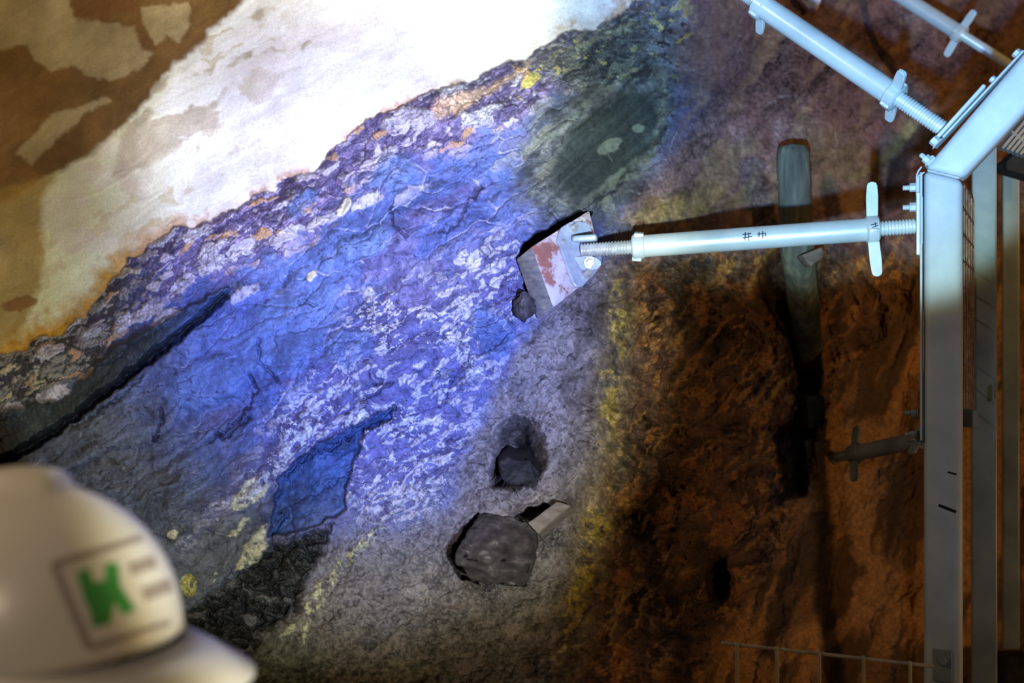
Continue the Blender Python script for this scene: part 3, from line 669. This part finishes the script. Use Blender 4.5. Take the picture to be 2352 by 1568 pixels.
# flat bars and end plates along the rock side
def flat(pa, pb, off, width_px, parent, name, mat='paint', depth_=.05, dy=0.0):
    bm = bmesh.new(); p0, p1 = PP(*pa, off), PP(*pb, off); w = width_px / F * p0.y
    add_box(bm, ((p1 - p0).length, depth_, w), Matrix.Translation((p0 + p1) / 2 + NN * (depth_ / 2 + dy)) @ plane_frame(p1 - p0).to_4x4(), min(.002, w * .2), 1)
    to_local(parent, bm); return obj(name, bm, M[mat], parent)
flat((2116, 395), (2116, 1012), 0, 5, tf, 'flat_bar', depth_=.04)
flat((2109, 441), (2109, 585), -.006, 8, midj, 'end_plate', 'tube', .085)
flat((2117, 450), (2117, 560), -.002, 5, tf, 'mounting_plate', depth_=.07)
flat((2108, 405), (2108, 450), 0, 8, tf, 'mounting_plate', depth_=.05)
flat((2150, 330), (2352, 112), 0, 5, tf, 'flat_bar', depth_=.04, dy=.01)
flat((2146, 322), (2262, 194), -.006, 8, topj, 'end_plate', 'tube', .08)
flat((2128, 378), (2146, 358), 0, 12, tf, 'mounting_plate', depth_=.05)
L_ = Vector((-.93, .34, 0))
for (u, v) in ((2106, 430), (2106, 475)): bolt_at(PP(u, v, .012), L_, .0085, tf, .013, 'paint', True, .012)
bolt_at(PP(2108, 949, .02), L_, .008, tf, .012, 'dark_galv', True, .012)
dperp = Vector((-.66, .28, .69))
bolt_at(PP(2136, 372, .005), dperp, .0085, tf, .013, 'paint', True, .010)
bolt_at(PP(2155, 330, -.005), dperp, .0095, tf, .014, 'paint', True, .0)
bolt_at(PP(2285, 186, .03), dperp, .0065, tf, .009, 'paint', True, .0)
bolt_at(PP(2343, 128, .03), dperp, .0085, tf, .012, 'paint', True, .0)
flat((2111, 984), (2111, 1022), .02, 12, loj, 'end_plate', 'dark_galv', .06)
bolt_at(PP(2105, 998, .012), L_, .0075, tf, .012, 'dark_galv', True, .008)
# wire loop between the plates
lp = [PP(u, v, 0) for u, v in ((2116, 384), (2110, 392), (2106, 402), (2106, 410), (2112, 402), (2122, 396))]
bm = bmesh.new()
for p0, p1 in zip(lp, lp[1:]): add_lathe(bm, [(-.001, .0016), ((p1 - p0).length + .001, .0016)], 8, Matrix.Translation(p0) @ frame(p1 - p0, (.1, 1, .1)).to_4x4())
to_local(tf, bm); obj('tie_wire', bm, M['paint'], tf)
# bolted lug holding the mesh panel at the foot
bm = bmesh.new(); c0 = PP(2165, 1528, -.002); add_box(bm, (.033, .005, .060), Matrix.Translation(c0) @ Matrix.Rotation(-.408, 4, 'Z'), .001, 1); to_local(tf, bm); cl_ = obj('clip_plate', bm, M['galv'], tf)
bolt_at(PP(2166, 1516, -.0065), -NN, .0075, tf, .008, 'galv')

# rear posts
def rear_post(pts, d, label, mat='galv', th=.06):
    x_ = sum(p[0] for p in pts) / len(pts)
    t = thing('steel_post', P(x_, 784, d), label, 'post', 'rear steel posts')
    bm = beam_outline(pts, (d - PD) * 1.09, th, .005); to_local(t, bm); obj('post_body', bm, M[mat], t); return t
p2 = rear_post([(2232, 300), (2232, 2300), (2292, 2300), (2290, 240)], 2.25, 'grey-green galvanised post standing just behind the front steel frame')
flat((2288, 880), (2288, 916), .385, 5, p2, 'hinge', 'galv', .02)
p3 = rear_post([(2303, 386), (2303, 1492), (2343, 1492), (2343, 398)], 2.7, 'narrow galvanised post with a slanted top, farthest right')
bm = bmesh.new(); add_box(bm, (.075, .06, .3), Matrix.Translation(P(2330, 1625, 2.75)), .004, 1); t = obj('steel_footing', bm, M['black']); tag(t, 'black steel block under the narrow farthest-right post', 'footing')
# grating and dark rail, right edge
tg = thing('grating', P(2360, 300, 2.35), 'slotted metal grating panel behind the slanting beam at the right edge', 'grating')
bm = bmesh.new(); dd = (P(2420, 185, 2.35) - P(2300, 330, 2.35)).normalized(); pp = Vector((dd.z, 0, -dd.x))
for k in range(7):
    c0 = (P(2300, 318, 2.35) + P(2470, 130, 2.35)) / 2 + pp * (.010 + .0115 * k) * .9 + dd * (.004 * k)
    add_box(bm, (.30, .02, .0075), Matrix.Translation(c0) @ frame(dd, pp).to_4x4(), .0006, 1)
to_local(tg, bm); obj('slat', bm, M['dark_galv'], tg)
bm = bmesh.new()
for k in range(3):
    c0 = P(2306, 330, 2.352) + dd * (.03 + .1 * k) + pp * .035
    add_box(bm, (.006, .022, .085), Matrix.Translation(c0) @ frame(dd, pp).to_4x4(), .0006, 1)
to_local(tg, bm); obj('cross_bar', bm, M['dark_galv'], tg)
bm = bmesh.new(); add_hull(bm, [P(2312, 388, 2.5), P(2312, 372, 2.5), P(2420, 270, 2.5), P(2420, 420, 2.5)] + [P(2312, 388, 2.5) + Vector((0, .06, 0)), P(2312, 372, 2.5) + Vector((0, .06, 0)), P(2420, 270, 2.5) + Vector((0, .06, 0)), P(2420, 420, 2.5) + Vector((0, .06, 0))])
t = obj('steel_rail', bm, M['black']); tag(t, 'black steel rail below the slotted grating at the right edge', 'rail')

# mesh panel running back from the front post to the rear post
tm = thing('wire_mesh', P(2214, 784, 1.95), 'rusty wire mesh panel seen edge-on between the front frame and rear post', 'wire mesh')
bm = bmesh.new(); a_ = PP(2208, 784, .08); b_ = PP(2236, 784, .42); a_.z = b_.z = 0
zt = P(0, 418, 1.95).z; zb = P(0, 965, 1.95).z
for k in range(10):
    z = zt - (zt - zb) * k / 9; p0 = Vector((a_.x, a_.y, z)); p1 = Vector((b_.x, b_.y, z)); add_lathe(bm, [(0, .0022), ((p1 - p0).length, .0022)], 8, Matrix.Translation(p0) @ frame(p1 - p0).to_4x4())
for k in range(6):
    f_ = k / 5; p0 = a_.lerp(b_, f_); p0.z = zb; add_lathe(bm, [(0, .0022), (zt - zb, .0022)], 8, Matrix.Translation(p0) @ frame((0, 0, 1), (1, 0, 0)).to_4x4())
to_local(tm, bm); obj('mesh_wires', bm, M['rust'], tm)
bm = bmesh.new(); add_box(bm, (.012, .10, .035), Matrix.Translation(PP(2214, 958, .12)), .001, 1); to_local(tm, bm); obj('bracket', bm, M['galv'], tm)

# welded mesh panel at the bottom
FD = 1.80
tw = thing('mesh_fence', P(1900, 1568, FD), 'low welded wire mesh panel fixed to the foot of the front frame', 'wire mesh')
def wire(p0, p1, r=.0032):
    bm = bmesh.new(); add_lathe(bm, [(0, r * .8), (.001, r), ((p1 - p0).length - .001, r), ((p1 - p0).length, r * .8)], 12, Matrix.Translation(p0) @ frame(p1 - p0, (0.1, 1, .1)).to_4x4())
    to_local(tw, bm); obj('wire', bm, M['wire'], tw)
wire(P(1657, 1476, FD), P(2145, 1530, FD))
wire(P(1640, 1582, FD), P(2145, 1632, FD))
for u in (1692, 1784, 1881, 1983, 2090):
    v0 = 1476 + (u - 1657) / 488 * 54 - 6; wire(P(u, v0, FD - .0055), P(u + 3, 1700, FD - .0055))

# ------------------------------------------------------------------ timber in the rock
def hullthing(name, pts, mat, label, cat, bev=.003, rough=None, smooth=40):
    bm = bmesh.new(); add_hull(bm, pts, bev); o = obj(name, bm, M[mat], None, smooth)
    if rough: rough_up(o, *rough)
    return tag(o, label, cat)
bk = (P(1848, 1012, 2.50), P(1866, 1008, 2.50), P(1877, 1124, 2.50), P(1862, 1128, 2.50))
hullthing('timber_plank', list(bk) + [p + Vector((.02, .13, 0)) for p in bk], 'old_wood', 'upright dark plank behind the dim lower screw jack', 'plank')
b2 = (P(1850, 912, 2.44), P(1893, 908, 2.44), P(1897, 975, 2.44), P(1858, 985, 2.44))
hullthing('timber_block', list(b2) + [p + Vector((-.01, .12, 0)) for p in b2], 'char_wood', 'small dark timber block sticking out above the dim lower jack', 'wooden block', .003, (.006, 22, 3, 3))
bm = bmesh.new(); lb = [P(1872, 1015, 2.48), P(1886, 1012, 2.48), P(1892, 1095, 2.48), P(1880, 1098, 2.48)]
add_hull(bm, lb + [p + Vector((.003, .1, 0)) for p in lb], .002); to_local(loj, bm); obj('base_plate', bm, M['rust'], loj)
bm = bmesh.new(); add_lathe(bm, [(-.004, .024), (.03, .022), (.034, .017), (.05, .017)], 12); obj('socket', bm, M['dark_galv'], loj)

# upright old post set against the rock
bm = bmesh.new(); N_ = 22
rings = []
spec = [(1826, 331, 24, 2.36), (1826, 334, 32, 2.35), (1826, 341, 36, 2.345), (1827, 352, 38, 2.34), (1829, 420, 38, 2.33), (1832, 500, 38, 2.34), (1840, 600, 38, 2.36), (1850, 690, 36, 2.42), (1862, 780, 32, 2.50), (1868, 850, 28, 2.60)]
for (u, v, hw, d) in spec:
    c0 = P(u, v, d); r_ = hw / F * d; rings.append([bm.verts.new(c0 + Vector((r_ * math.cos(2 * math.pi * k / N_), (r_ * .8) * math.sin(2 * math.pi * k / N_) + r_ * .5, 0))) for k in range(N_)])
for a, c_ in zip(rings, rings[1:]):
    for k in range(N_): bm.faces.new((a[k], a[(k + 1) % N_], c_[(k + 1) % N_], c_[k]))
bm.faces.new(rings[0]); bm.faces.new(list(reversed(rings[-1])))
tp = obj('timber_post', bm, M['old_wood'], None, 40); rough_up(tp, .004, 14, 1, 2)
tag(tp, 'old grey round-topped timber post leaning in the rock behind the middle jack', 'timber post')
bm = bmesh.new(); b3 = (P(1842, 585, 2.30), P(1890, 566, 2.32), P(1892, 590, 2.32), P(1862, 612, 2.30))
hullthing('wooden_wedge', list(b3) + [p + Vector((0, .05, 0)) for p in b3], 'board', 'small brown wedge beside the grey timber post, below the middle jack', 'wedge')
# block corner at the top edge, foot of the farther jack
b4 = [P(1790, -70, 2.72), P(1838, 2, 2.70), P(1876, 31, 2.68), P(1912, -70, 2.62)]
o4 = hullthing('wooden_block', b4 + [p + Vector((-.03, .12, .04)) for p in b4] + [P(1862, -60, 2.60)], 'painted_wood', 'corner of a wooden block at the top edge, between the two upper jacks', 'wooden block')
# lower big timber end
pts = [P(1098, 1186, 1.90), P(1120, 1180, 1.90), P(1214, 1196, 1.90), P(1232, 1220, 1.88), P(1224, 1290, 1.795), P(1205, 1352, 1.86), P(1150, 1347, 1.85), P(1085, 1336, 1.87), P(1046, 1278, 1.80), P(1062, 1240, 1.84), P(1130, 1290, 1.785)]
hullthing('timber_stub', pts + [p + Vector((.02, .22, -.02)) for p in pts], 'dark_wood', 'thick blackened timber end jutting from the grey rock, lowest of the timbers', 'timber', .002, (.007, 30, 5, 7))
b5 = [P(1212, 1200, 1.85), P(1280, 1152, 1.88), P(1312, 1160, 1.885), P(1236, 1226, 1.85)]
hullthing('wooden_board', b5 + [p + Vector((.01, .06, -.02)) for p in b5], 'board', 'dusty brown board end leaning on the thick blackened timber', 'board', .002, (.003, 20, 2, 3))
pts = [P(1148, 1062, 1.955), P(1170, 1050, 1.96), P(1215, 1062, 1.95), P(1243, 1082, 1.96), P(1238, 1108, 1.94), P(1195, 1117, 1.92), P(1165, 1112, 1.92), P(1150, 1098, 1.93)]
cb = hullthing('timber_fragment', pts + [p + Vector((.0, .2, .02)) for p in pts], 'char_wood', 'splintered black timber fragment lying in the round hollow of the grey rock', 'timber', .003, (.012, 20, 9, 4))
bm = bmesh.new()
for (u0, v0, u1, v1) in ((1160, 1105, 1150, 1128), (1178, 1108, 1190, 1142), (1170, 1108, 1178, 1125), (1150, 1100, 1136, 1112)):
    p0, p1 = P(u0, v0, 1.94), P(u1, v1, 1.90); add_lathe(bm, [(0, .0022), ((p1 - p0).length, .0006)], 6, Matrix.Translation(p0) @ frame(p1 - p0, (0.2, 1, .1)).to_4x4())
obj('splinters', bm, M['char_wood'], cb)
# glossy dark lump under the red block
pts = [P(1180, 690, 1.985), P(1205, 672, 1.98), P(1226, 690, 1.98), P(1232, 715, 1.985), P(1205, 738, 1.98), P(1184, 722, 1.985), P(1202, 702, 1.96)]
hullthing('rock_lump', pts + [p + Vector((0, .08, 0)) for p in pts], 'dark_wood', 'glinting dark angular lump of rock just below left of the red block', 'rock', .003, (.008, 40, 2, 3))

# ------------------------------------------------------------------ helmet
HD = 0.80
HC = P(48, 1478, HD + .13)                       # middle of the rim
th = thing('safety_helmet', HC, 'cream hard hat with green emblem, blurred in the lower left foreground', 'helmet')
AX, AY, AZ = .148, .118, .150
def dome_r(th_, ph):                              # th_: round, ph: 0 rim .. pi/2 crown
    return Vector((AX * math.cos(ph) ** .92 * math.cos(th_), AY * math.cos(ph) ** .92 * math.sin(th_), AZ * math.sin(ph) ** .95))
tilt = Matrix.Rotation(math.radians(-4), 4, 'Y')
bm = bmesh.new(); NT, NP = 72, 30; rows = []
for j in range(NP):
    ph = math.pi / 2 * j / NP; rows.append([bm.verts.new(dome_r(2 * math.pi * i / NT, ph)) for i in range(NT)])
topv = bm.verts.new((0, 0, AZ))
for a, c_ in zip(rows, rows[1:]):
    for i in range(NT): bm.faces.new((a[i], a[(i + 1) % NT], c_[(i + 1) % NT], c_[i]))
for i in range(NT): bm.faces.new((rows[-1][i], rows[-1][(i + 1) % NT], topv))
bmesh.ops.transform(bm, matrix=tilt, verts=bm.verts)
sh = obj('shell', bm, M['helmet'], th, 0)
for p in sh.data.polygons: p.use_smooth = True
so = sh.modifiers.new('thickness', 'SOLIDIFY'); so.thickness = .003; so.offset = -1
# raised crown ridge
bm = bmesh.new(); prev = None
for k in range(33):
    a = math.radians(67) + math.radians(80) * k / 32
    lift = .017 * ss(0, .10, np.float64(k / 32)) * ss(1, .9, np.float64(k / 32))
    c0 = Vector((AX * .98 * math.cos(a), 0, AZ * math.sin(a))); nrm = Vector((math.cos(a), 0, math.sin(a)))
    ring = []
    for (y_, h_) in ((-.040, -.012), (-.030, .2), (-.022, .85), (-.010, 1), (.010, 1), (.022, .85), (.030, .2), (.040, -.012)):
        hh = float(lift) * h_ if h_ > 0 else h_
        ring.append(bm.verts.new(c0 * 1.0 + nrm * (hh - .002) + Vector((0, y_, 0))))
    if prev:
        for q_ in range(7): bm.faces.new((prev[q_], prev[q_ + 1], ring[q_ + 1], ring[q_]))
    prev = ring
bmesh.ops.transform(bm, matrix=tilt, verts=bm.verts)
rd = obj('crown_ridge', bm, M['helmet'], th, 0)
for p in rd.data.polygons: p.use_smooth = True
# rim gutter and brim
bm = bmesh.new(); inner, mid_, outer = [], [], []
for i in range(NT):
    a = 2 * math.pi * i / NT
    c_, s_ = math.cos(a), math.sin(a)
    ext = .007 + .062 * max(0, c_) ** 2.2
    inner.append(bm.verts.new((AX * .985 * c_, AY * .985 * s_, .006)))
    mid_.append(bm.verts.new(((AX + ext * .5) * c_, (AY + ext * .35) * s_, -.002 - .006 * max(0, c_) )))
    outer.append(bm.verts.new(((AX + ext) * c_, (AY + ext * .6) * s_, -.006 - .020 * max(0, c_) ** 2)))
for a, c_ in ((inner, mid_), (mid_, outer)):
    for i in range(NT): bm.faces.new((a[i], a[(i + 1) % NT], c_[(i + 1) % NT], c_[i]))
bmesh.ops.transform(bm, matrix=Matrix.Rotation(math.radians(2), 4, 'Y'), verts=bm.verts)
bo = obj('brim', bm, M['helmet'], th, 0)
for p in bo.data.polygons: p.use_smooth = True
so = bo.modifiers.new('thickness', 'SOLIDIFY'); so.thickness = .004; so.offset = 0
# printed marks on the dome, laid on the shell's own surface
shell_inv = tilt.inverted()
def on_shell(u, v, lift=.0006):
    """the point of the shell's near side that stands in direction u, v"""
    o_ = shell_inv @ (Vector((0, 0, CZ)) - HC); d_ = (shell_inv.to_3x3() @ (P(u, v, 1) - Vector((0, 0, CZ)))).normalized()
    def g(p): return (abs(p.x) / AX) ** 2 + (abs(p.y) / AY) ** 2 + (max(p.z, 0) / AZ) ** 2
    def rho(p):
        q2 = max(0, 1 - (abs(min(max(p.z / AZ, 0), 1)) ** (1 / .95)) ** 2); cph = math.sqrt(q2) ** .92
        return math.hypot(p.x / AX, p.y / AY) - cph if p.z < AZ else 1
    t_ = .45; step = .002; last = None
    while t_ < 1.6:
        p = o_ + d_ * t_
        if rho(p) < 0: break
        t_ += step
    lo, hi = t_ - step, t_
    for _ in range(14):
        m_ = (lo + hi) / 2
        if rho(o_ + d_ * m_) < 0: hi = m_
        else: lo = m_
    p = o_ + d_ * lo
    return tilt @ (p - d_ * lift * 2)
def decal(name, polys, mat):
    bm = bmesh.new()
    for poly in polys:                            # quads given by 4 corners, subdivided on the surface
        n_ = 10; gr_ = []
        for i in range(n_ + 1):
            row = []
            for j in range(n_ + 1):
                fa, fb = i / n_, j / n_
                u = (poly[0][0] * (1 - fa) + poly[1][0] * fa) * (1 - fb) + (poly[3][0] * (1 - fa) + poly[2][0] * fa) * fb
                v = (poly[0][1] * (1 - fa) + poly[1][1] * fa) * (1 - fb) + (poly[3][1] * (1 - fa) + poly[2][1] * fa) * fb
                row.append(bm.verts.new(on_shell(u, v)))
            gr_.append(row)
        for i in range(n_):
            for j in range(n_): bm.faces.new((gr_[i][j], gr_[i + 1][j], gr_[i + 1][j + 1], gr_[i][j + 1]))
    return obj(name, bm, M[mat], th, 0)
def bar(a, c_, w):
    dx, dy = c_[0] - a[0], c_[1] - a[1]; L = math.hypot(dx, dy); nx_, ny_ = -dy / L * w / 2, dx / L * w / 2
    return [(a[0] + nx_, a[1] + ny_), (c_[0] + nx_, c_[1] + ny_), (c_[0] - nx_, c_[1] - ny_), (a[0] - nx_, a[1] - ny_)]
TLc, TRc, BLc, BRc = (122, 1296), (345, 1228), (205, 1488), (392, 1428)
decal('label_border', [bar(TLc, TRc, 17), bar(TLc, BLc, 17), bar(BLc, BRc, 15)], 'helmet_line')
decal('emblem', [[(176, 1316), (202, 1302), (228, 1378), (200, 1395)], [(242, 1292), (272, 1294), (278, 1360), (242, 1350)], [(196, 1340), (272, 1328), (284, 1385), (205, 1395)], [(204, 1380), (260, 1385), (254, 1432), (212, 1440)], [(250, 1350), (280, 1350), (314, 1402), (280, 1412)]], 'green')
decal('lettering', [bar((297, 1308), (358, 1288), 30), bar((328, 1366), (394, 1342), 32)], 'helmet_line')
